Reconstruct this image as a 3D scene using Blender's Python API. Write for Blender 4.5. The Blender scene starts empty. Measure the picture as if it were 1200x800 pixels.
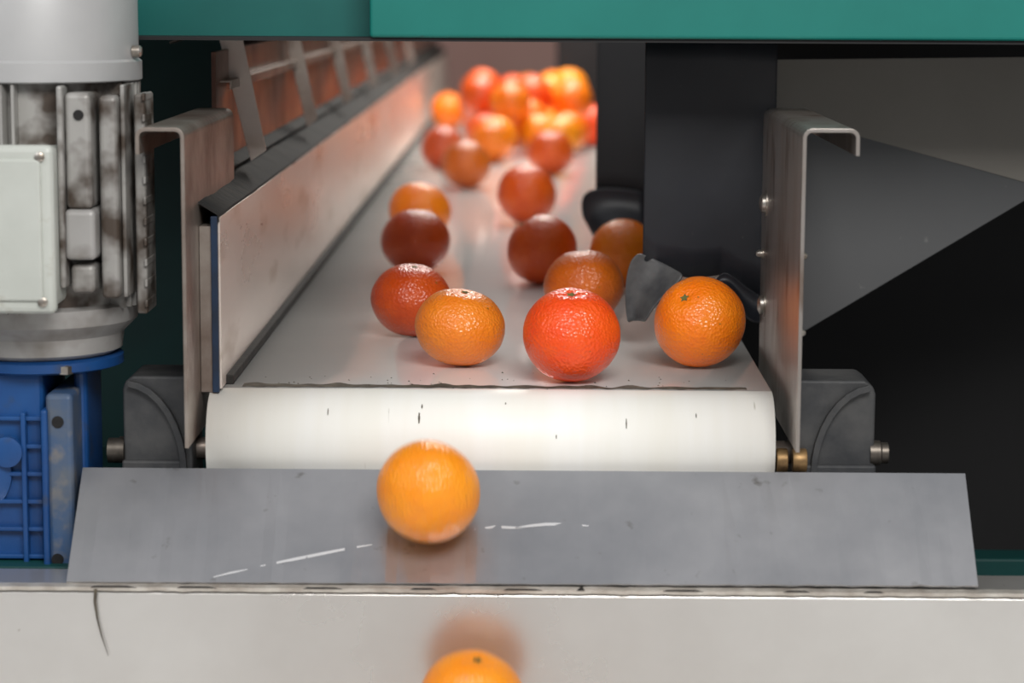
import bpy, bmesh, math, random
from mathutils import Vector, Matrix, noise
random.seed(7)
S = bpy.context.scene
S.view_settings.view_transform = 'Standard'
FPX = 2800.0
H = 0.318
# ---------------------------------------------------------------- camera
pitch = math.atan(413/FPX); yaw = math.atan(23/FPX); roll = math.radians(0.3)
F = Vector((-math.sin(yaw)*math.cos(pitch), math.cos(yaw)*math.cos(pitch), -math.sin(pitch)))
R0 = Vector((math.cos(yaw), math.sin(yaw), 0)); U0 = R0.cross(F)
R = R0*math.cos(roll)+U0*math.sin(roll); U = U0*math.cos(roll)-R0*math.sin(roll)
C = Vector((0, 0, H))
cd = bpy.data.cameras.new('camera'); cam = bpy.data.objects.new('camera', cd)
S.collection.objects.link(cam)
m = Matrix((R, U, -F)).transposed().to_4x4(); m.translation = C
cam.matrix_world = m
cd.sensor_width = 36; cd.lens = FPX/1200*36; cd.clip_start = .05
cd.dof.use_dof = True; cd.dof.focus_distance = 1.99; cd.dof.aperture_fstop = 5.2
S.camera = cam
# pixel helpers: sight-line through an image pixel meets a given world plane
def ray(px, py): return F*FPX + R*(px-600) + U*(400-py)
def at_y(px, py, Y):
    d = ray(px, py); return C + d*(Y/d.y)
def at_z(px, py, Z):
    d = ray(px, py); return C + d*((Z-H)/d.z)
# ---------------------------------------------------------------- materials
def mat(name, col, rough=.5, metal=0., col2=None, nscale=8, bump=0., bscale=60, stretch=(1,1,1),
        spots=None, spot_scale=30, spot_lo=.62, spot_hi=.7, rvar=0., coat=0., emit=None, sss=0.):
    M = bpy.data.materials.new(name); M.use_nodes = True
    nt = M.node_tree; b = nt.nodes['Principled BSDF']
    N = nt.nodes.new; L = nt.links.new
    b.inputs['Roughness'].default_value = rough; b.inputs['Metallic'].default_value = metal
    b.inputs['Coat Weight'].default_value = coat
    tc = N('ShaderNodeTexCoord'); mp = N('ShaderNodeMapping'); mp.inputs['Scale'].default_value = stretch
    L(tc.outputs['Object'], mp.inputs['Vector'])
    b.inputs['Base Color'].default_value = (*col, 1)
    last = None
    if col2:
        n = N('ShaderNodeTexNoise'); n.inputs['Scale'].default_value = nscale; n.inputs['Detail'].default_value = 6
        n.inputs['Roughness'].default_value = .6
        L(mp.outputs[0], n.inputs['Vector'])
        r = N('ShaderNodeValToRGB'); r.color_ramp.elements[0].position = .35; r.color_ramp.elements[1].position = .68
        r.color_ramp.elements[0].color = (*col, 1); r.color_ramp.elements[1].color = (*col2, 1)
        L(n.outputs['Fac'], r.inputs[0]); last = r.outputs[0]
        if rvar:
            mr = N('ShaderNodeMapRange'); mr.inputs['To Min'].default_value = max(0.02, rough-rvar); mr.inputs['To Max'].default_value = rough+rvar
            L(n.outputs['Fac'], mr.inputs['Value']); L(mr.outputs[0], b.inputs['Roughness'])
    if spots:
        n2 = N('ShaderNodeTexNoise'); n2.inputs['Scale'].default_value = spot_scale; n2.inputs['Detail'].default_value = 3
        L(mp.outputs[0], n2.inputs['Vector'])
        r2 = N('ShaderNodeMapRange'); r2.inputs['From Min'].default_value = spot_lo; r2.inputs['From Max'].default_value = spot_hi
        L(n2.outputs['Fac'], r2.inputs['Value'])
        mx = N('ShaderNodeMix'); mx.data_type = 'RGBA'
        L(r2.outputs[0], mx.inputs['Factor'])
        if last: L(last, mx.inputs[6])
        else: mx.inputs[6].default_value = (*col, 1)
        mx.inputs[7].default_value = (*spots, 1); last = mx.outputs[2]
    if last: L(last, b.inputs['Base Color'])
    if bump:
        n3 = N('ShaderNodeTexNoise'); n3.inputs['Scale'].default_value = bscale; n3.inputs['Detail'].default_value = 4
        L(mp.outputs[0], n3.inputs['Vector'])
        bp = N('ShaderNodeBump'); bp.inputs['Strength'].default_value = bump; bp.inputs['Distance'].default_value = .002
        L(n3.outputs['Fac'], bp.inputs['Height']); L(bp.outputs[0], b.inputs['Normal'])
    return M
def orange_mat(name, c1, c2):
    M = mat(name, c1, rough=.36, col2=c2, nscale=22, spots=(.25, .12, .01), spot_scale=150, spot_lo=.73, spot_hi=.79, coat=.45)
    nt = M.node_tree; b = nt.nodes['Principled BSDF']; N = nt.nodes.new; L = nt.links.new
    b.inputs['Coat Roughness'].default_value = .12
    b.inputs['Specular IOR Level'].default_value = .35
    b.inputs['Subsurface Weight'].default_value = .08; b.inputs['Subsurface Radius'].default_value = (1, .3, .05)
    b.inputs['Subsurface Scale'].default_value = .005
    tc = N('ShaderNodeTexCoord'); v = N('ShaderNodeTexVoronoi'); v.inputs['Scale'].default_value = 420
    n = N('ShaderNodeTexNoise'); n.inputs['Scale'].default_value = 130; n.inputs['Detail'].default_value = 3
    L(tc.outputs['Object'], v.inputs['Vector']); L(tc.outputs['Object'], n.inputs['Vector'])
    a = N('ShaderNodeMath'); a.operation = 'ADD'; L(v.outputs['Distance'], a.inputs[0]); L(n.outputs['Fac'], a.inputs[1])
    bp = N('ShaderNodeBump'); bp.inputs['Strength'].default_value = .6; bp.inputs['Distance'].default_value = .0012
    L(a.outputs[0], bp.inputs['Height']); L(bp.outputs[0], b.inputs['Normal']); L(bp.outputs[0], b.inputs['Coat Normal'])
    return M
M_or = orange_mat('orange_peel', (.92, .18, .002), (.96, .25, .004))
M_ory = orange_mat('yellow_orange_peel', (.95, .27, .002), (.98, .34, .006))
M_tan = orange_mat('tangerine_peel', (.84, .20, .010), (.90, .26, .016))
M_red = orange_mat('blood_orange_peel', (.90, .065, .006), (.95, .11, .006))
M_rdk = orange_mat('deep_red_orange_peel', (.74, .075, .004), (.86, .13, .006))
M_dk = orange_mat('shaded_orange_peel', (.50, .045, .004), (.66, .09, .006))  # dark red peel with the mid-belt shade painted into its colour
M_brn = orange_mat('shaded_brown_orange_peel', (.58, .10, .006), (.74, .16, .008))  # brownish peel, also darkened in colour for the mid-belt shade
M_cal = mat('calyx', (.16, .17, .04), .8, col2=(.08, .06, .02), nscale=200)
M_belt = mat('belt_white', (.82, .81, .79), .09, col2=(.87, .86, .84), nscale=2, rvar=.02)
M_beltend = mat('belt_cream', (.90, .88, .81), .48, col2=(.94, .93, .89), nscale=10, stretch=(3, .3, .3), spots=(.35, .32, .25), spot_scale=60, spot_lo=.70, spot_hi=.78)
M_steel = mat('brushed_steel', (.50, .48, .46), .34, 1., col2=(.62, .60, .57), nscale=5, rvar=.08, stretch=(.4, .4, 3), bump=.05, bscale=80)
M_beam = mat('beam_steel', (.64, .61, .58), .30, .8, col2=(.78, .76, .73), nscale=3, rvar=.12, bump=.05, bscale=50, spots=(.3, .25, .2), spot_scale=45, spot_lo=.76, spot_hi=.8)
M_slide = mat('slide_steel', (.38, .39, .42), .32, .8, col2=(.54, .54, .56), nscale=5, rvar=.14, bump=.08, bscale=40, spots=(.25, .24, .23), spot_scale=60, spot_lo=.68, spot_hi=.8)
M_guard = mat('guard_steel', (.66, .57, .51), .30, .25, col2=(.76, .68, .62), nscale=9, rvar=.1, stretch=(1, .4, 1.5), spots=(.36, .26, .18), spot_scale=16, spot_lo=.56, spot_hi=.8)
M_dirty = mat('dirty_steel', (.40, .35, .31), .40, .7, col2=(.18, .125, .10), nscale=14, rvar=.1, bump=.2, bscale=60)
M_copper = mat('stained_rail_orange_tint', (.30, .17, .125), .38, .6, col2=(.12, .06, .045), nscale=14, rvar=.1)  # dirty steel; reflected orange is mixed into the brown colour
M_chan = mat('channel_steel', (.50, .46, .43), .33, .8, col2=(.34, .29, .25), nscale=14, rvar=.1, stretch=(1, 1, .35), bump=.12, bscale=70, spots=(.18, .10, .055), spot_scale=40, spot_lo=.56, spot_hi=.75)
M_edge = mat('worn_highlit_edge', (.70, .66, .60), .45, .6, col2=(.45, .40, .35), nscale=60)  # rough edge, coloured lighter to paint its highlight line
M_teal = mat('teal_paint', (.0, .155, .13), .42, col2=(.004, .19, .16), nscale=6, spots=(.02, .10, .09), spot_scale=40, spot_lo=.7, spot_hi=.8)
M_teal2 = mat('teal_paint_darker', (.0, .10, .09), .42, col2=(.004, .13, .115), nscale=6)  # a step darker teal for the left beam
M_tealdk = mat('dark_teal_paint', (.003, .055, .052), .5, col2=(.005, .03, .03), nscale=5)
M_black = mat('black_panel', (.005, .005, .006), .6, col2=(.008, .008, .009), nscale=6)
M_rub = mat('rubber_curtain', (.009, .0105, .015), .45, col2=(.013, .015, .021), nscale=12, bump=.1, bscale=60, spots=(.07, .065, .06), spot_scale=150, spot_lo=.72, spot_hi=.82)
M_rubf = mat('rubber_curtain_far_shaded', (.004, .004, .006), .7, col2=(.007, .007, .009), nscale=12)  # near-black copy of the rubber; shade of the rear flaps is in the colour
M_rubl = mat('rubber_back', (.095, .095, .095), .5, col2=(.045, .046, .05), nscale=40, bump=.3, bscale=120)
M_grime = mat('grime', (.05, .04, .03), .9, col2=(.13, .11, .08), nscale=120)
M_blk = mat('black_rubber', (.006, .006, .007), .85, col2=(.022, .019, .016), nscale=40, bump=.4, bscale=120)
M_cast = mat('cast_iron', (.034, .036, .040), .55, .2, col2=(.07, .07, .07), nscale=30, bump=.3, bscale=90)
M_blue = mat('blue_paint', (.007, .052, .19), .42, col2=(.010, .075, .25), nscale=15, spots=(.04, .05, .07), spot_scale=45, spot_lo=.58, spot_hi=.80)
M_blued = mat('blue_paint_worn', (.03, .085, .20), .45, col2=(.10, .12, .15), nscale=24, spots=(.18, .17, .16), spot_scale=50, spot_lo=.56, spot_hi=.75)
M_bedge = mat('navy_edge', (.006, .028, .075), .5, col2=(.006, .010, .02), nscale=18)
M_motor = mat('motor_grey', (.32, .31, .295), .45, .15, col2=(.40, .39, .37), nscale=10, bump=.1, bscale=60, spots=(.07, .052, .040), spot_scale=34, spot_lo=.42, spot_hi=.64)
M_shield = mat('motor_shield_grey', (.34, .33, .32), .45, .15, col2=(.42, .41, .40), nscale=10, spots=(.18, .16, .14), spot_scale=28, spot_lo=.50, spot_hi=.75)
M_cowl = mat('cowl_grey', (.41, .41, .41), .38, .2, col2=(.48, .48, .48), nscale=6, spots=(.25, .24, .22), spot_scale=15, spot_lo=.6, spot_hi=.8)
M_tbox = mat('terminal_box_grey', (.46, .48, .44), .4, col2=(.55, .57, .53), nscale=10, spots=(.3, .27, .2), spot_scale=40, spot_lo=.64, spot_hi=.8)
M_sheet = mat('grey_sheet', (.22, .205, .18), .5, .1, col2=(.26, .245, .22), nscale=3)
M_sheet2 = mat('grey_sheet_shaded', (.095, .098, .102), .5, .1, col2=(.115, .117, .12), nscale=3, spots=(.2, .2, .2), spot_scale=70, spot_lo=.72, spot_hi=.8)  # shaded tone of the grey sheet, painted as a darker colour
M_brass = mat('brass', (.40, .25, .11), .45, .8, col2=(.16, .10, .05), nscale=60)
M_bolt = mat('bolt_zinc', (.55, .52, .48), .35, .9, col2=(.3, .25, .2), nscale=100)
M_shaft = mat('greasy_shaft', (.16, .14, .12), .4, .8, col2=(.07, .06, .05), nscale=60)
M_scr = mat('scratch', (.66, .66, .67), .5, .4)
M_floor = mat('concrete', (.14, .135, .13), .8, col2=(.2, .19, .18), nscale=3)
M_wall = mat('hall_wall', (.46, .27, .24), .8, col2=(.5, .33, .3), nscale=1.2)
# ---------------------------------------------------------------- mesh helpers
def empty(name):
    e = bpy.data.objects.new(name, None); S.collection.objects.link(e); e.empty_display_size = .05; return e
def obj(name, verts, faces, material, parent=None, smooth=False, bevel=0, solid=0, mi=None):
    me = bpy.data.meshes.new(name); me.from_pydata([tuple(v) for v in verts], [], faces)
    for mm in (material if isinstance(material, list) else [material]): me.materials.append(mm)
    if mi:
        for p, i in zip(me.polygons, mi): p.material_index = i
    bm = bmesh.new(); bm.from_mesh(me); bmesh.ops.recalc_face_normals(bm, faces=bm.faces); bm.to_mesh(me); bm.free()
    if smooth:
        for p in me.polygons: p.use_smooth = True
    o = bpy.data.objects.new(name, me); S.collection.objects.link(o)
    if parent: o.parent = parent
    if solid:
        s = o.modifiers.new('sol', 'SOLIDIFY'); s.thickness = solid; s.offset = 0
    if bevel:
        b = o.modifiers.new('bev', 'BEVEL'); b.width = bevel; b.segments = 3; b.limit_method = 'ANGLE'
    return o
def box(name, x0, x1, y0, y1, z0, z1, material, parent=None, bevel=.001):
    v = [(x, y, z) for x in (x0, x1) for y in (y0, y1) for z in (z0, z1)]
    f = [(0,1,3,2),(4,6,7,5),(0,4,5,1),(2,3,7,6),(0,2,6,4),(1,5,7,3)]
    return obj(name, v, f, material, parent, bevel=bevel)
def prism(name, pts, d0, d1, material, axis='y', parent=None, bevel=0, smooth=False):
    n = len(pts); v = []
    for d in (d0, d1):
        for a, b in pts:
            v.append({'y': (a, d, b), 'x': (d, a, b), 'z': (a, b, d)}[axis])
    f = [tuple(range(n)), tuple(range(2*n-1, n-1, -1))] + [(i, (i+1) % n, n+(i+1) % n, n+i) for i in range(n)]
    return obj(name, v, f, material, parent, bevel=bevel, smooth=smooth)
def lathe(name, prof, center, axis, material, parent=None, seg=64, sx=1.):
    v, f = [], []
    for r, h in prof:
        for k in range(seg):
            a = 2*math.pi*k/seg; c, s = r*math.cos(a), r*math.sin(a)*sx
            p = {'z': (c, s, h), 'x': (h, c, s), 'y': (c, h, s)}[axis]
            v.append(Vector(center)+Vector(p))
    for i in range(len(prof)-1):
        for k in range(seg):
            f.append((i*seg+k, i*seg+(k+1) % seg, (i+1)*seg+(k+1) % seg, (i+1)*seg+k))
    f.append(tuple(range(seg))); f.append(tuple(range((len(prof)-1)*seg, len(prof)*seg)))
    o = obj(name, v, f, material, parent, smooth=True)
    es = o.modifiers.new('es', 'EDGE_SPLIT'); es.split_angle = math.radians(35)
    return o
def offset_strip(pts, t):
    L, Rr = [], []
    for i, p in enumerate(pts):
        a = Vector(pts[max(0, i-1)]); b = Vector(pts[min(len(pts)-1, i+1)])
        d1 = (Vector(p)-a); d2 = (b-Vector(p))
        if d1.length == 0: d1 = d2
        if d2.length == 0: d2 = d1
        n1 = Vector((-d1.y, d1.x)).normalized(); n2 = Vector((-d2.y, d2.x)).normalized()
        n = (n1+n2).normalized(); k = t/2/max(.4, n.dot(n1))
        L.append(tuple(Vector(p)+n*k)); Rr.append(tuple(Vector(p)-n*k))
    return L + Rr[::-1]
def strip(name, pts, t, d0, d1, material, parent=None, axis='y'):
    out = offset_strip(pts, t); n = len(pts); v = []
    for d in (d0, d1):
        for a, b in out: v.append({'y': (a, d, b), 'x': (d, a, b)}[axis])
    m_ = 2*n; f = [(i, (i+1) % m_, m_+(i+1) % m_, m_+i) for i in range(m_)]
    for i in range(n-1):
        f.append((i, i+1, m_-2-i, m_-1-i)); f.append((m_+i, m_+i+1, m_+m_-2-i, m_+m_-1-i))
    return obj(name, v, f, material, parent, bevel=.0004)
def loft(name, A, B, n, bulge, material, parent, thick=.002):
    m_ = len(A); v, f = [], []
    for i in range(m_):
        for k in range(n+1):
            t = k/n; p = Vector(A[i]).lerp(Vector(B[i]), t)
            p.y -= bulge*math.sin(math.pi*t); v.append(p)
    for i in range(m_-1):
        for k in range(n):
            a = i*(n+1)+k; f.append((a, a+1, a+n+2, a+n+1))
    o = obj(name, v, f, material, parent, smooth=True)
    ss = o.modifiers.new('sub', 'SUBSURF'); ss.levels = 2; ss.render_levels = 2
    s = o.modifiers.new('sol', 'SOLIDIFY'); s.thickness = thick; s.offset = 0
    return o
# ---------------------------------------------------------------- oranges
def orange_geo(r, ob, calyx_dir, seed, seg=56, ring=40):
    v, f, mi = [], [], []
    rot = Vector((0, 0, 1)).rotation_difference(Vector(calyx_dir).normalized())
    off = Vector((seed*3.1, seed*1.7, seed*.9))
    def surf(th, ph):
        d = Vector((math.sin(th)*math.cos(ph), math.sin(th)*math.sin(ph), math.cos(th)))
        rr = r*(1+.018*noise.noise(d*1.6+off)+.006*noise.noise(d*5+off))
        rr *= 1 - .07*math.exp(-(th/.24)**2) - .03*math.exp(-((math.pi-th)/.2)**2)
        rr *= 1 - .012*math.exp(-(th/.7)**2)*abs(math.sin(ph*2.5+seed))
        p = d*rr; p.z *= ob; return p
    v.append(surf(0, 0))
    for i in range(1, ring):
        for k in range(seg): v.append(surf(math.pi*i/ring, 2*math.pi*k/seg))
    v.append(surf(math.pi, 0)); last = len(v)-1
    for k in range(seg):
        f.append((0, 1+k, 1+(k+1) % seg)); b = 1+(ring-2)*seg
        f.append((last, b+(k+1) % seg, b+k))
    for i in range(ring-2):
        for k in range(seg):
            a = 1+i*seg; f.append((a+k, a+seg+k, a+seg+(k+1) % seg, a+(k+1) % seg))
    mi = [0]*len(f)
    base = len(v); top = surf(0, 0).z
    v.append(Vector((0, 0, top+r*.03)))
    for k in range(10):
        rr = r*(.115 if k % 2 == 0 else .06); a = 2*math.pi*k/10
        v.append(Vector((rr*math.cos(a), rr*math.sin(a), top+r*.014)))
    for k in range(10): f.append((base, base+1+k, base+1+(k+1) % 10)); mi.append(1)
    return [rot @ p for p in v], f, mi
cnt = [0]; placed = []
def orange(center, r, material, calyx=None, ob=.96, name='orange'):
    cnt[0] += 1
    if calyx is None: calyx = (random.uniform(-1, 1), random.uniform(-.2, 1), random.uniform(-.6, 1))
    v, f, mi = orange_geo(r, ob, calyx, cnt[0])
    zmin = min(p.z for p in v)
    o = obj(name, v, f, [material, M_cal], smooth=True, mi=mi)
    c = Vector(center); c.z += -(zmin + r)
    o.location = c; placed.append((c.x, c.y, c.z, r))
    return o
def belt_orange(px, py, r, material, calyx=None, ob=.96, name='orange'):
    return orange(at_z(px, py, r+.0015), r, material, calyx, ob, name)
belt_orange(820, 376, .0390, M_or, (-.42, -.62, .66))
belt_orange(670, 390, .0398, M_red, (-.03, -.30, .98))
belt_orange(539, 375, .0385, M_tan, (.15, -.12, .98), .85, 'tangerine')
belt_orange(482, 346, .0372, M_dk, (.1, -.1, .9), .90)
belt_orange(684, 331, .0385, M_brn, (-.1, .1, .95), .92)
belt_orange(635, 291, .0385, M_rdk)
belt_orange(487, 279, .0390, M_dk, (0, .2, 1), .93)
belt_orange(492, 245, .0395, M_or, (.3, .3, 1), .92)
belt_orange(730, 297, .0370, M_or)
belt_orange(617, 227, .0410, M_rdk)
belt_orange(546, 191, .0400, M_brn)
belt_orange(519, 173, .0390, M_dk)
belt_orange(577, 165, .0400, M_or)
belt_orange(645, 178, .0400, M_rdk)
belt_orange(692, 147, .0420, M_red)
belt_orange(525, 130, .0420, M_or)
oc = at_y(502, 575, 1.770)
o1 = orange(oc, .0395, M_ory, (.2, .9, .3), .92)
oc2 = at_y(553, 817, 1.690)
o2 = orange(oc2, .0385, M_ory, (.12, -.25, .95), .95)
low_z = oc2.z-.0385
pv, pf, pm = [], [], []
def add_pile(x, y, z, r, mi_):
    v, f, mi = orange_geo(r, .97, (random.uniform(-1, 1), random.uniform(-1, 1), random.uniform(-1, 1)), random.random()*50, 28, 20)
    b = len(pv); pv.extend([p+Vector((x, y, z)) for p in v]); pf.extend([tuple(b+i for i in q) for q in f]); pm.extend([(3 if i else mi_) for i in mi])
stack = [p for p in placed if p[1] > 3]
def rest(x, y, r):
    z = r+.0015
    for (a, b, c, q) in stack:
        d2 = (x-a)**2+(y-b)**2; R_ = r+q
        if d2 < R_*R_: z = max(z, c+math.sqrt(R_*R_-d2))
    return z
for it in range(52):
    best = None
    for _ in range(260):
        y = random.uniform(4.5, 5.7); w = min(1, .45+(y-4.35)/.8)
        x = random.uniform(-.01-.11*w, .01+.075*w); r = .0410+random.uniform(-.002, .002)
        z = rest(x, y, r)
        sc = z + .06*abs(y-5.0) + random.random()*.012
        if best is None or sc < best[0]: best = (sc, x, y, z, r)
    _, x, y, z, r = best
    if z > .145: continue
    stack.append((x, y, z, r)); add_pile(x, y, z, r-.0005, 1 if x < -.07 or random.random() < .25 else random.choice((0, 2)))  # overexposed middle painted by peel colour: yellower inside, redder at left
obj('orange_pile', pv, pf, [M_or, M_rdk, M_ory, M_cal], smooth=True, mi=pm)
# ---------------------------------------------------------------- conveyor
Y0 = 1.884; RR = .040; XL, XR = -.2555, .192; YE = 7.0
conv = empty('belt_conveyor')
prof = [(YE, 0)]
for k in range(60): prof.append((YE+(Y0-YE)*(k+1)/60, 0))
nst = len(prof)
for k in range(1, 33):
    a = math.pi*k/32; prof.append((Y0-RR*math.sin(a), -RR+RR*math.cos(a)))
prof.append((YE, -2*RR))
v, f, mi = [], [], []
for i, (y, z) in enumerate(prof): v += [(XL, y, z), (XR, y, z)]
for i in range(len(prof)-1):
    f.append((2*i, 2*i+1, 2*i+3, 2*i+2)); mi.append(0 if i < nst-1 else 1)
ob_ = obj('belt', v, f, [M_belt, M_beltend], conv, smooth=True, mi=mi)
s = ob_.modifiers.new('sol', 'SOLIDIFY'); s.thickness = .0025; s.offset = 0
lathe('drive_roller', [(RR-.002, XL+.004), (RR-.002, XR-.004)], (0, Y0, -RR), 'x', M_cast, conv)
lathe('roller_shaft', [(.009, -.33), (.009, .272), (.007, .275)], (0, Y0, -RR-.008), 'x', M_dirty, conv)
v, f = [], []
n = 120
for i in range(n+1):
    x = -.232+.405*i/n; a = 1.889+.004*noise.noise(Vector((i*.35, 0, 0))); b = 1.905+.012*noise.noise(Vector((i*.2, 5, 0)))-.005*(i/n)
    v += [(x, a, .0016), (x, b, .0016)]
f = [(2*i, 2*i+1, 2*i+3, 2*i+2) for i in range(n)]
obj('belt_splice', v, f, M_grime, conv)
v, f = [], []
for _ in range(70):
    x = random.uniform(-.22, .17); y = 1.885+abs(random.gauss(0, .035)); s_ = random.uniform(.0003, .0009)
    b = len(v); v += [(x-s_, y, .0014), (x+s_*1.5, y-s_, .0014), (x, y+s_*1.6, .0014), (x, y, .0014+s_)]
    f += [(b, b+1, b+3), (b+1, b+2, b+3), (b+2, b, b+3), (b, b+2, b+1)]
obj('belt_crumbs', v, f, M_grime, conv)
# nicks and stains on the belt where it turns over the roller
v, f = [], []
for (x, ang, hw, hh) in ((-.088, 55, .0008, .0045), (-.086, 40, .0006, .002), (.075, 60, .0005, .004), (-.16, 48, .0004, .003), (.02, 75, .0004, .0015), (.13, 50, .0004, .002), (-.02, 35, .0005, .001)):
    b = len(v)
    for da in (-hh/RR, 0, hh/RR):
        a = math.radians(ang)+da; rr = RR+.0017
        for sx in (-hw, hw): v.append((x+sx*(1 if da == 0 else .5), Y0-rr*math.sin(a), -RR+rr*math.cos(a)))
    f += [(b, b+1, b+3, b+2), (b+2, b+3, b+5, b+4)]
obj('belt_nicks', v, f, M_grime, conv)
# left side guard
GX = -.246
g = empty('side_guard')
yb = [1.872, 2.60, 3.35, 4.1, 5.0, 6.9]
for i in range(5):
    box('guard_panel_%d' % i, GX-.002, GX, yb[i]+.0012, yb[i+1]-.0012, .002, .139, M_guard, g, .0005)
box('front_edge', GX-.0068, GX-.0015, 1.868, 1.874, .0, .140, M_bedge, g, .0006)
box('backing_plate', -.262, GX-.004, 1.871, 6.9, .0, .132, M_dirty, g, 0)
box('rubber_skirt', GX-.001, GX+.006, 1.90, 6.9, .0015, .009, M_blk, g, .001)
v, f = [], []
for i in range(161):
    y = 1.87+5.0*i/160; e = .003*noise.noise(Vector((y*14, 0, 3)))
    v += [(-.272, y, .156+e), (GX-.001+e*.3, y, .141), (GX-.001+e*.3, y, .135+e*.6)]
for i in range(160):
    a = 3*i; f += [(a, a+1, a+4, a+3), (a+1, a+2, a+5, a+4)]
obj('grime_ledge', v, f, M_blk, g, solid=.001)
def channel(name, xw, sgn, y0, y1, zb, zt, out, lip, material):
    e = empty(name)
    r = .006; pts = [(xw, zb), (xw, zt-r)]
    for k in range(1, 6):
        a = math.pi/2*k/5; pts.append((xw+sgn*(r-r*math.cos(a)), zt-r+r*math.sin(a)))
    pts.append((xw+sgn*(out-r), zt))
    for k in range(1, 6):
        a = math.pi/2*k/5; pts.append((xw+sgn*(out-r+r*math.sin(a)), zt-r+r*math.cos(a)))
    pts.append((xw+sgn*out, zt-lip))
    strip('web_and_flange', pts, .003, y0, y1, material, e)
    return e
cr = channel('right_frame_channel', .2045, 1, 1.80, 2.11, -.032, .214, .040, .019, M_chan)
cl = channel('left_frame_channel', -.2640, -1, 1.80, 2.10, -.032, .212, .034, .019, M_dirty)
def bolt(x, y, z, sgn, par, r=.006):
    lathe('bolt', [(r*1.35, 0), (r*1.35, sgn*.001), (r, sgn*.0012), (r*.95, sgn*.004), (r*.5, sgn*.006)], (x, y, z), 'x', M_bolt, par, 24)
for px, py in ((893, 238), (893, 357)):
    p = at_y(px+2, py, 2.07); bolt(.203, 2.07, p.z, -1, cr, .0085)
bolt(.203, 2.09, at_y(893, 300, 2.07).z, -1, cr, .0035)
for px, py in ((940, 390), (940, 300)): bolt(.2058, 1.83, at_y(px, py, 1.83).z, 1, cr, .003)
rail = empty('stained_side_rail')
box('rail_wall', -.283, -.279, 2.11, 6.9, .13, .262, M_copper, rail, .0005)
strip('rail_lip', [(-.281, .235), (-.270, .235), (-.270, .228)], .002, 2.14, 6.9, M_dirty, rail)
strip('rail_foot', [(-.281, .165), (-.268, .158)], .003, 2.12, 6.9, M_blk, rail)
for i, y in enumerate((2.20, 2.74, 3.28, 3.82, 4.4, 5.0)):
    w = .011 if i == 0 else .009
    prism('hold_down_bar_%d' % i, [(-.279-w, .282), (-.279+w, .282), (-.252+w*.6, .170), (-.252-w*.7, .160)], y, y+.003, M_guard if i == 0 else M_dirty, 'y', rail, .0005)
    if i == 0: strip('bar_hook', [(-.330, .268), (-.318, .273), (-.285, .275), (-.272, .272)], .002, y-.02, y+.02, M_dirty, rail)
rg = empty('far_side_guard')
box('guard_plate', .196, .199, 2.25, 6.9, .0, .13, M_dirty, rg, .0005)
# pillow blocks
def pillow(name, x0, x1, sgn):
    e = empty(name); yb = 1.855; W = x1-x0
    X = (lambda t: x0+W*t) if sgn > 0 else (lambda t: x1-W*t)
    P = [(X(0), -.085), (X(1), -.085), (X(1), .004), (X(.97), .010), (X(.86), .015), (X(.04), .015), (X(0), .008)]
    prism('housing', P, yb, yb+.06, M_cast, 'y', e, .002)
    pts = []
    for k in range(9):
        a = math.radians(95+85*k/8); pts.append((X(.98)+sgn*.052*math.cos(a)*.9, -.060+.070*math.sin(a)))
    strip('seat_rim', pts, .005, yb-.006, yb+.004, M_cast, e)
    box('foot', min(X(.1), X(1.02)), max(X(.1), X(1.02)), yb-.004, yb+.05, -.085, -.052, M_cast, e, .002)
    return e
pr = pillow('bearing_block', .2085, .271, 1)
lathe('brass_collar', [(.009, .1935), (.0095, .195), (.0095, .2015), (.009, .202)], (0, 1.85, -.048), 'x', M_brass, pr, 32)
lathe('brass_bush', [(.009, .206), (.0095, .208), (.0095, .216), (.009, .217)], (0, 1.85, -.048), 'x', M_brass, pr, 32)
lathe('shaft_end', [(.010, .268), (.010, .276), (.0085, .2775), (.0085, .2825), (.006, .2835)], (0, 1.862, -.044), 'x', M_shaft, pr, 24)
pl = pillow('bearing_block.001', -.322, -.2675, -1)
lathe('collar', [(.010, -.335), (.010, -.322)], (0, 1.862, -.046), 'x', M_shaft, pl, 32)
# ---------------------------------------------------------------- slide + beam
sl = empty('discharge_slide')
a0, a1 = at_y(97, 549, 1.835), at_y(1131, 556, 1.835)
b0, b1 = at_y(78, 682, 1.752), at_y(1146, 687, 1.752)
v, f = [], []
n = 80
for i in range(n+1):
    t = i/n
    top = a0.lerp(a1, t); bot_ = b0.lerp(b1, t)
    bot_ = bot_ + Vector((0, -.0006, .0010))*(noise.noise(Vector((i*.7, 2, 0))))
    back = top + Vector((0, .012, -.006))
    v += [back, top, top.lerp(bot_, .5), bot_]
for i in range(n):
    for k in range(3):
        a = 4*i+k; f.append((a, a+1, a+5, a+4))
obj('slide_plate', v, f, M_slide, sl, solid=.002)
def on_slide(px, py):
    p0, p1, p2 = a0, a1, b0; nrm = (p1-p0).cross(p2-p0).normalized()
    if nrm.z < 0: nrm = -nrm
    d = ray(px, py); t = (p0+nrm*.0014-C).dot(nrm)/d.dot(nrm); return C+d*t
def scratch(pts, w):
    v = []; f = []
    for i, (x, y) in enumerate(pts):
        ww = w*(.2+.8*math.sin(math.pi*(i+.3)/(len(pts)-.4)))
        v += [on_slide(x, y-ww), on_slide(x, y+ww)]
    f = [(2*i, 2*i+1, 2*i+3, 2*i+2) for i in range(len(pts)-1)]
    obj('scratch', v, f, M_scr, sl)
scratch([(250, 676), (270, 671), (290, 667)], 1.2)
scratch([(305, 663), (325, 659), (345, 655), (380, 648), (410, 642), (436, 638)], 1.8)
scratch([(556, 620), (580, 617), (600, 618), (612, 618)], 1.7)
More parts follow.
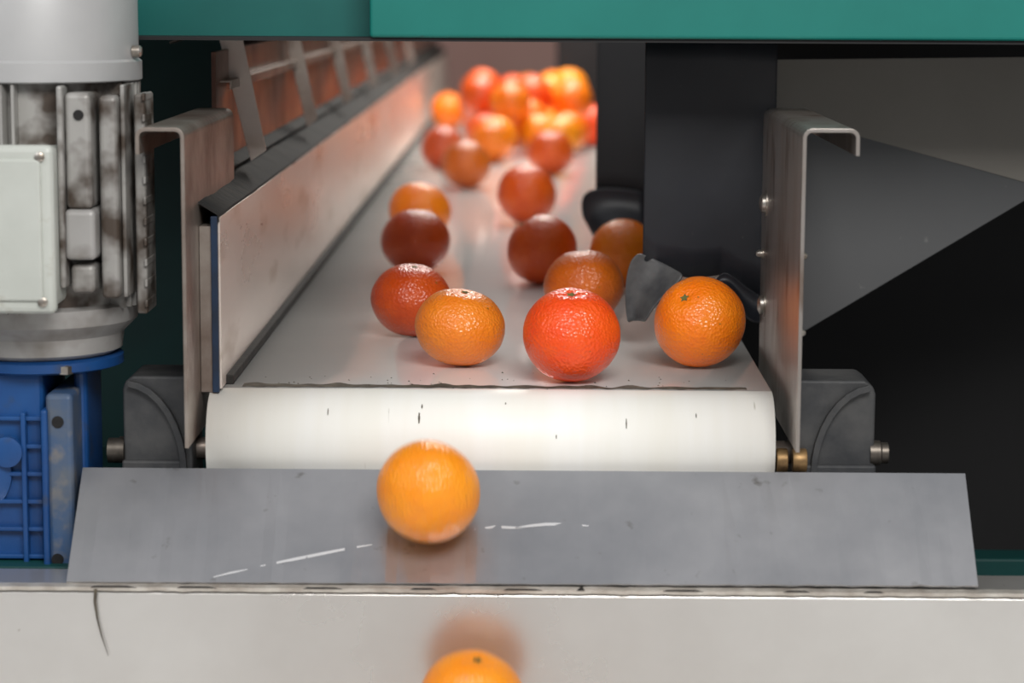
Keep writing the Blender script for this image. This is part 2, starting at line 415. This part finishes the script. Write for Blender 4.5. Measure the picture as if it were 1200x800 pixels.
scratch([(604, 618), (620, 616), (640, 614), (665, 614), (690, 616)], 1.8)
bz = b0.z-.0015
beam = empty('front_beam')
BY = 1.748
bp = [(1.80, bz-.0), (BY+.006, bz), (BY+.002, bz-.002), (BY, bz-.006), (BY-.002, bz-.26), (1.80, bz-.26)]
prism('beam_body', bp, -1.4, 1.4, M_beam, 'x', beam, .0004)
v, f = [], []
for i in range(221):
    x = -.7+1.4*i/220; e = .0007*noise.noise(Vector((i*.6, 9, 0)))
    v += [(x, BY+.004, bz+.0010+e), (x, BY-.0028, bz-.0002+e), (x, BY-.0024, bz-.0032+e*1.5)]
for i in range(220):
    a = 3*i; f += [(a, a+1, a+4, a+3), (a+1, a+2, a+5, a+4)]
obj('beam_worn_highlit_edge', v, f, M_edge, beam)
v, f = [], []
for x, L_ in ((-.33, .035), (-.265, .03), (-.17, .03), (-.09, .02), (-.02, .03), (.035, .006), (.10, .03), (.19, .02), (.25, .015)):
    b = len(v); hh = .0032 if L_ < .01 else .0012
    v += [(x, BY-.0032, bz-.0004), (x+L_, BY-.0032, bz-.0004), (x+L_*.8, BY-.0032, bz-.0004+hh), (x+.003, BY-.0032, bz-.0004+hh)]; f.append((b, b+1, b+2, b+3))
obj('edge_gaps', v, f, M_blk, beam, solid=.0006)
cr_pts = [(112, 690), (111, 705), (114, 725), (119, 745), (127, 768)]
v = []
for i, (x, y) in enumerate(cr_pts):
    w = [2.0, 1.6, 1.1, .8, .3][i]; v += [at_y(x-w, y, BY-.003), at_y(x+w, y, BY-.003)]
obj('beam_crack', v, [(2*i, 2*i+1, 2*i+3, 2*i+2) for i in range(4)], M_grime, beam)
lb = empty('added_unseen_support')  # unseen belt on legs, added below view for the lower orange to rest on
box('added_support_belt', -.6, .6, 1.0, 1.742, low_z-.02, low_z, M_belt, lb, .004)
for x in (-.56, .53): box('added_support_leg', x, x+.03, 1.1, 1.13, -.9, low_z-.02, M_steel, lb)
# ---------------------------------------------------------------- teal machine
tm = empty('teal_machine_frame')
zt = at_y(800, 46, 1.98).z; xs = at_y(433, 20, 1.98).x
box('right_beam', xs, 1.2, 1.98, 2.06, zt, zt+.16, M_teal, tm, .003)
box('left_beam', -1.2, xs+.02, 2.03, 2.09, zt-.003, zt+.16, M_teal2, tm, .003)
box('beam_dark_edge', xs-.3, 1.2, 1.985, 2.05, zt-.003, zt, M_black, tm, 0)  # thin dark edge along the beam bottom
box('shade_canopy', -1.2, 1.2, 2.07, 2.30, zt+.004, zt+.03, M_tealdk, tm, 0)  # unseen roof, added and sized for the shade over the belt
box('right_shade_canopy', .21, 1.2, 2.30, 7.0, zt+.004, zt+.03, M_tealdk, tm, 0)
box('left_shade_canopy', -1.2, -.265, 2.30, 7.0, zt+.010, zt+.03, M_tealdk, tm, 0)
box('left_back_panel', -1.2, -.300, 2.45, 2.47, -.9, zt+.01, M_tealdk, tm, 0)
box('right_dark_panel', .21, 1.2, 2.62, 2.64, -.9, zt+.01, M_black, tm, 0)  # black panels here and below the belt, added to keep these areas dark
box('under_dark_panel', -.30, .21, 2.62, 2.64, -.9, -.09, M_black, tm, 0)
box('left_cladding', -.55, -.53, 2.5, 7.4, -.9, .9, M_tealdk, tm, 0)
box('right_cladding', .55, .57, 2.65, 7.4, -.9, .9, M_tealdk, tm, 0)
zb_ = at_y(1180, 655, 2.2).z
box('low_teal_rail', .15, 1.2, 2.2, 2.24, zb_-.05, zb_, M_tealdk, tm, .002)
box('cross_shelf', -1.2, .15, 1.81, 2.3, bz-.02, bz-.001, M_tealdk, tm, .001)
gs = empty('grey_deflector_sheet')
YS = 2.20
q = lambda x, y, Y=YS: at_y(x, y, Y)
v = [q(905, 70), q(1290, 66), q(1290, 238), q(1008, 160), q(905, 140)]
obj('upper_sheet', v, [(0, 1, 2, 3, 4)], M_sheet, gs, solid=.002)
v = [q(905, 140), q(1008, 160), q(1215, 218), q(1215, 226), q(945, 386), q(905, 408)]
obj('lower_shaded_sheet', v, [tuple(range(6))], M_sheet2, gs, solid=.002)  # coplanar with the upper part; only the colour makes it shaded
# ---------------------------------------------------------------- curtains
def curtain(name, Y, x0, x1, bottom, parent, amp=.003, material=None):
    v, f = [], []; n = 60
    for i in range(n+1):
        x = x0+(x1-x0)*i/n
        for j in range(len(bottom)-1):
            if bottom[j][0] <= x <= bottom[j+1][0]+1e-9:
                t = (x-bottom[j][0])/max(1e-9, bottom[j+1][0]-bottom[j][0]); zb = bottom[j][1]*(1-t)+bottom[j+1][1]*t
        for k in range(9):
            z = zb+(zt+.006-zb)*k/8; v.append((x, Y+amp*math.sin(x*45)*(1-k/8)+.002*math.sin(x*20+z*14), z))
    for i in range(n):
        for k in range(8): a = i*9+k; f.append((a, a+1, a+10, a+9))
    return obj(name, v, f, material or M_rub, parent, smooth=True, solid=.002)
def bot(pts, Y): return [(at_y(x, y, Y).x, at_y(x, y, Y).z) for x, y in pts]
ct = empty('rubber_curtain'); Yc = 2.13
b = bot([(753, 302), (768, 318), (790, 322), (812, 326), (845, 322), (870, 340), (890, 345), (905, 360)], Yc)
curtain('flap', Yc, b[0][0], b[-1][0], b, ct)
def curl(name, A, B, ya, yb_, bulge, material, par):
    loft(name, [at_y(x, y, ya) for x, y in A], [at_y(x, y, yb_) for x, y in B], 8, bulge, material, par, .0016)
curl('torn_curl', [(735, 378), (732, 350), (734, 322), (740, 302), (750, 296)],
     [(756, 377), (764, 362), (778, 347), (792, 335), (802, 322)], Yc-.004, Yc-.028, -.010, M_rubl, ct)
curl('torn_curl_b', [(838, 330), (846, 317), (858, 322), (876, 338), (890, 345)],
     [(846, 336), (856, 342), (866, 356), (874, 374), (890, 380)], Yc-.004, Yc-.018, -.006, M_rub, ct)
ct2 = empty('rubber_curtain.001'); Yc2 = 2.75
b = bot([(698, 228), (720, 226), (745, 232), (765, 240), (840, 250)], Yc2)
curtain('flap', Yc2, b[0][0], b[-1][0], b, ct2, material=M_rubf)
curl('torn_curl', [(683, 255), (680, 236), (687, 222), (712, 219), (757, 224)],
     [(703, 290), (708, 276), (722, 269), (738, 268), (757, 275)], Yc2-.006, Yc2-.03, -.010, M_rub, ct2)
ct3 = empty('rubber_curtain.002'); Yc3 = 3.7
b = bot([(704, 170), (720, 185), (780, 200)], Yc3)
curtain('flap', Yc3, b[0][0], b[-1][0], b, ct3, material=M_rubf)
ct4 = empty('rubber_curtain.003'); Yc4 = 5.75
b = bot([(652, 112), (676, 120), (745, 126)], Yc4)
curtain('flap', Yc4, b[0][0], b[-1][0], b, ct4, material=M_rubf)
# ---------------------------------------------------------------- motor & gearbox
mo = empty('electric_motor'); mx, my = -.392, 1.885; rm = .083
def zz(py, Y=1.84): return at_y(60, py, Y).z
z_c0, z_c1 = zz(96), zz(-90)
lathe('fan_cowl', [(rm*.995, z_c0), (rm+.001, z_c0+.001), (rm+.001, z_c0+.015), (rm-.0015, z_c0+.017), (rm-.002, z_c1-.02), (rm-.012, z_c1)], (mx, my, 0), 'z', M_cowl, mo, 96)
z_b = zz(362)
lathe('stator_body', [(rm-.013, z_b), (rm-.013, z_c0)], (mx, my, 0), 'z', M_motor, mo, 64)
v, f = [], []
for k in range(56):
    a = 2*math.pi*k/56
    if -.62 < math.atan2(math.sin(a+.95), math.cos(a+.95)) < .42: continue
    c, s = math.cos(a), math.sin(a); tx, ty = -s*.0014, c*.0014
    bq = len(v)
    for z in (z_b, z_c0-.001):
        for rr, w in ((rm-.015, 1.4), (rm-.0005, .8)):
            for sg in (-1, 1): v.append((mx+c*rr+sg*tx*w, my+s*rr+sg*ty*w, z))
    f += [(bq, bq+1, bq+3, bq+2), (bq+4, bq+6, bq+7, bq+5), (bq, bq+4, bq+5, bq+1), (bq+2, bq+3, bq+7, bq+6), (bq, bq+2, bq+6, bq+4), (bq+1, bq+5, bq+7, bq+3)]
obj('cooling_fins', v, f, M_motor, mo)
xq = lambda px, Y=1.80: at_y(px, 300, Y).x
box('cast_pad', xq(78), xq(108), 1.803, 1.87, zz(240), zz(106), M_motor, mo, .004)
box('cast_rib', xq(70), xq(77), 1.798, 1.87, zz(330), zz(98), M_motor, mo, .002)
box('cast_foot', xq(76), xq(112), 1.800, 1.87, zz(298), zz(240), M_shield, mo, .004)
box('cast_lower_pad', xq(80), xq(108), 1.808, 1.87, zz(338), zz(304), M_motor, mo, .004)
box('cast_step', xq(114), xq(136), 1.815, 1.88, zz(345), zz(110), M_motor, mo, .004)
box('cast_step_rib', xq(137), xq(142), 1.826, 1.88, zz(345), zz(98), M_motor, mo, .001)
box('fin_edge', xq(148), xq(161), 1.845, 1.89, zz(368), zz(110), M_motor, mo, .002)
for i in range(11):
    z = zz(360)+(zz(118)-zz(360))*i/10
    box('fin_notch', xq(158), xq(161.8), 1.842, 1.88, z, z+.006, M_motor, mo, .001)
lathe('end_shield', [(rm*.70, zz(421)), (rm*.78, zz(415)), (rm*.80, zz(396)), (rm*.93, zz(380)), (rm*.95, z_b+.001), (rm*.8, z_b+.004)], (mx, my, 0), 'z', M_shield, mo, 64)
zb0, zb1 = at_y(30, 368, 1.77).z, at_y(30, 170, 1.77).z
xb0, xb1 = at_y(-78, 260, 1.77).x, at_y(64, 260, 1.77).x
box('terminal_box', xb0, xb1-.003, 1.778, 1.85, zb0+.003, zb1-.003, M_tbox, mo, .005)
box('terminal_lid', xb0, xb1, 1.768, 1.779, zb0, zb1, M_tbox, mo, .005)
box('lid_panel', xb0+.010, xb1-.009, 1.7655, 1.770, zb0+.010, zb1-.010, M_tbox, mo, .002)
for px, py in ((46, 184), (50, 354)):
    p = at_y(px, py, 1.767); lathe('lid_screw', [(.0038, 0), (.0036, -.002), (.002, -.0028)], (p.x, 1.768, p.z), 'y', M_bolt, mo, 20)
p = at_y(161, 60, 1.87); lathe('cowl_screw', [(.0045, -.003), (.0045, .003), (.003, .0045)], (p.x-.001, 1.87, p.z), 'x', M_bolt, mo, 16)
p = at_y(91, 135, 1.80); lathe('pad_hole', [(.0040, 0), (.0035, -.0015)], (p.x, 1.8025, p.z), 'y', M_blk, mo, 20)
gb = empty('worm_gearbox')
lathe('input_flange', [(rm*.70, zz(437)), (rm*.765, zz(434)), (rm*.765, zz(424)), (rm*.70, zz(421))], (mx+.002, my, 0), 'z', M_blue, gb, 64)
gz0, gz1 = zz(672, 1.83), zz(436)
box('housing', xb0-.01, xq(45, 1.83), 1.835, 1.93, gz0, gz1+.001, M_blue, gb, .006)
box('bearing_flange', xq(48, 1.82), xq(80, 1.82), 1.822, 1.93, gz0+.002, at_y(60, 462, 1.82).z, M_blued, gb, .004)
box('flange_rim', xq(43, 1.82), xq(51, 1.82), 1.818, 1.93, gz0+.002, at_y(60, 480, 1.82).z, M_blue, gb, .002)
box('side_shell', xq(82, 1.86), xq(98, 1.86), 1.86, 1.93, gz0+.012, gz1, M_blue, gb, .006)
lathe('housing_dome', [(.034, 0), (.034, -.005), (.026, -.009), (.015, -.010)], (xq(-45, 1.83), 1.835, (gz0+gz1)/2), 'y', M_blue, gb, 48)
for k in range(6):
    z = gz0+.012+k*.022; box('shell_rib', xq(-30, 1.83), xq(44, 1.83), 1.829, 1.84, z, z+.0035, M_blue, gb, .001)
box('shell_web', xq(20, 1.83), xq(26, 1.83), 1.826, 1.84, gz0+.005, gz1-.03, M_blue, gb, .001)
for py in (495, 656):
    p = at_y(67, py, 1.82); lathe('flange_bolt_hole', [(.0048, 0), (.0045, -.0012)], (p.x, 1.8222, p.z), 'y', M_blk, gb, 20)
p = at_y(10, 528, 1.83); lathe('housing_boss', [(.012, 0), (.012, -.006), (.008, -.007)], (p.x, 1.829, p.z), 'y', M_blue, gb, 32)
p = at_y(70, 440, 1.81); lathe('flange_bolt', [(.006, 0), (.006, .006), (.004, .007)], (p.x, 1.832, p.z-.002), 'z', M_bolt, gb, 6)
# ---------------------------------------------------------------- hall
box('floor', -4, 4, -2, 9, -.92, -.9, M_floor, None, 0)
box('wall_back', -4, 4, 7.6, 7.7, -.9, 3, M_wall, None, 0)
for x in (-1.3, 1.25): box('beam_leg', x, x+.05, 1.75, 1.80, -.9, bz-.25, M_steel, beam)
for x in (-.25, .16):
    for y in (2.3, 6.6): box('conveyor_leg', x, x+.03, y, y+.03, -.9, -.085, M_steel, conv)
# ---------------------------------------------------------------- lights
def area(name, loc, target, size, sy, power, col):
    l = bpy.data.lights.new(name, 'AREA'); l.shape = 'RECTANGLE'; l.size = size; l.size_y = sy; l.energy = power; l.color = col
    o = bpy.data.objects.new(name, l); S.collection.objects.link(o); o.location = loc
    o.rotation_euler = (Vector(target)-Vector(loc)).to_track_quat('-Z', 'Y').to_euler(); return o
area('hall_lamp_front', (.35, .1, 1.5), (0, 1.9, 0), 1.1, .7, 41, (1, .98, .95))
area('hall_lamp_side', (-1.3, .6, 1.2), (0, 1.9, 0), .9, .9, 7, (.95, .97, 1))
area('machine_lamp', (.05, 3.3, 1.0), (0, 3.1, 0), .4, 1.2, 4.2, (1, .98, .95))
area('inner_lamp', (0, 5.0, 1.25), (0, 5.0, 0), .5, .9, 38, (1, .95, .87))
w = bpy.data.worlds.new('world'); S.world = w; w.use_nodes = True
w.node_tree.nodes['Background'].inputs[0].default_value = (.98, .98, 1, 1); w.node_tree.nodes['Background'].inputs[1].default_value = .34
# real motion of the falling fruit
try:
    S.render.use_motion_blur = True; S.render.motion_blur_shutter = .5
    for o, dz, dy in ((o1, .008, -.002), (o2, .008, 0)):
        base = o.location.copy()
        for fr, k in ((0, 1), (2, -1)):
            o.location = base+Vector((0, -dy*k, dz*k)); o.keyframe_insert('location', frame=fr)
        for fc in o.animation_data.action.fcurves:
            for kp in fc.keyframe_points: kp.interpolation = 'LINEAR'
    S.frame_set(1)
except Exception as ex: print('mb', ex)
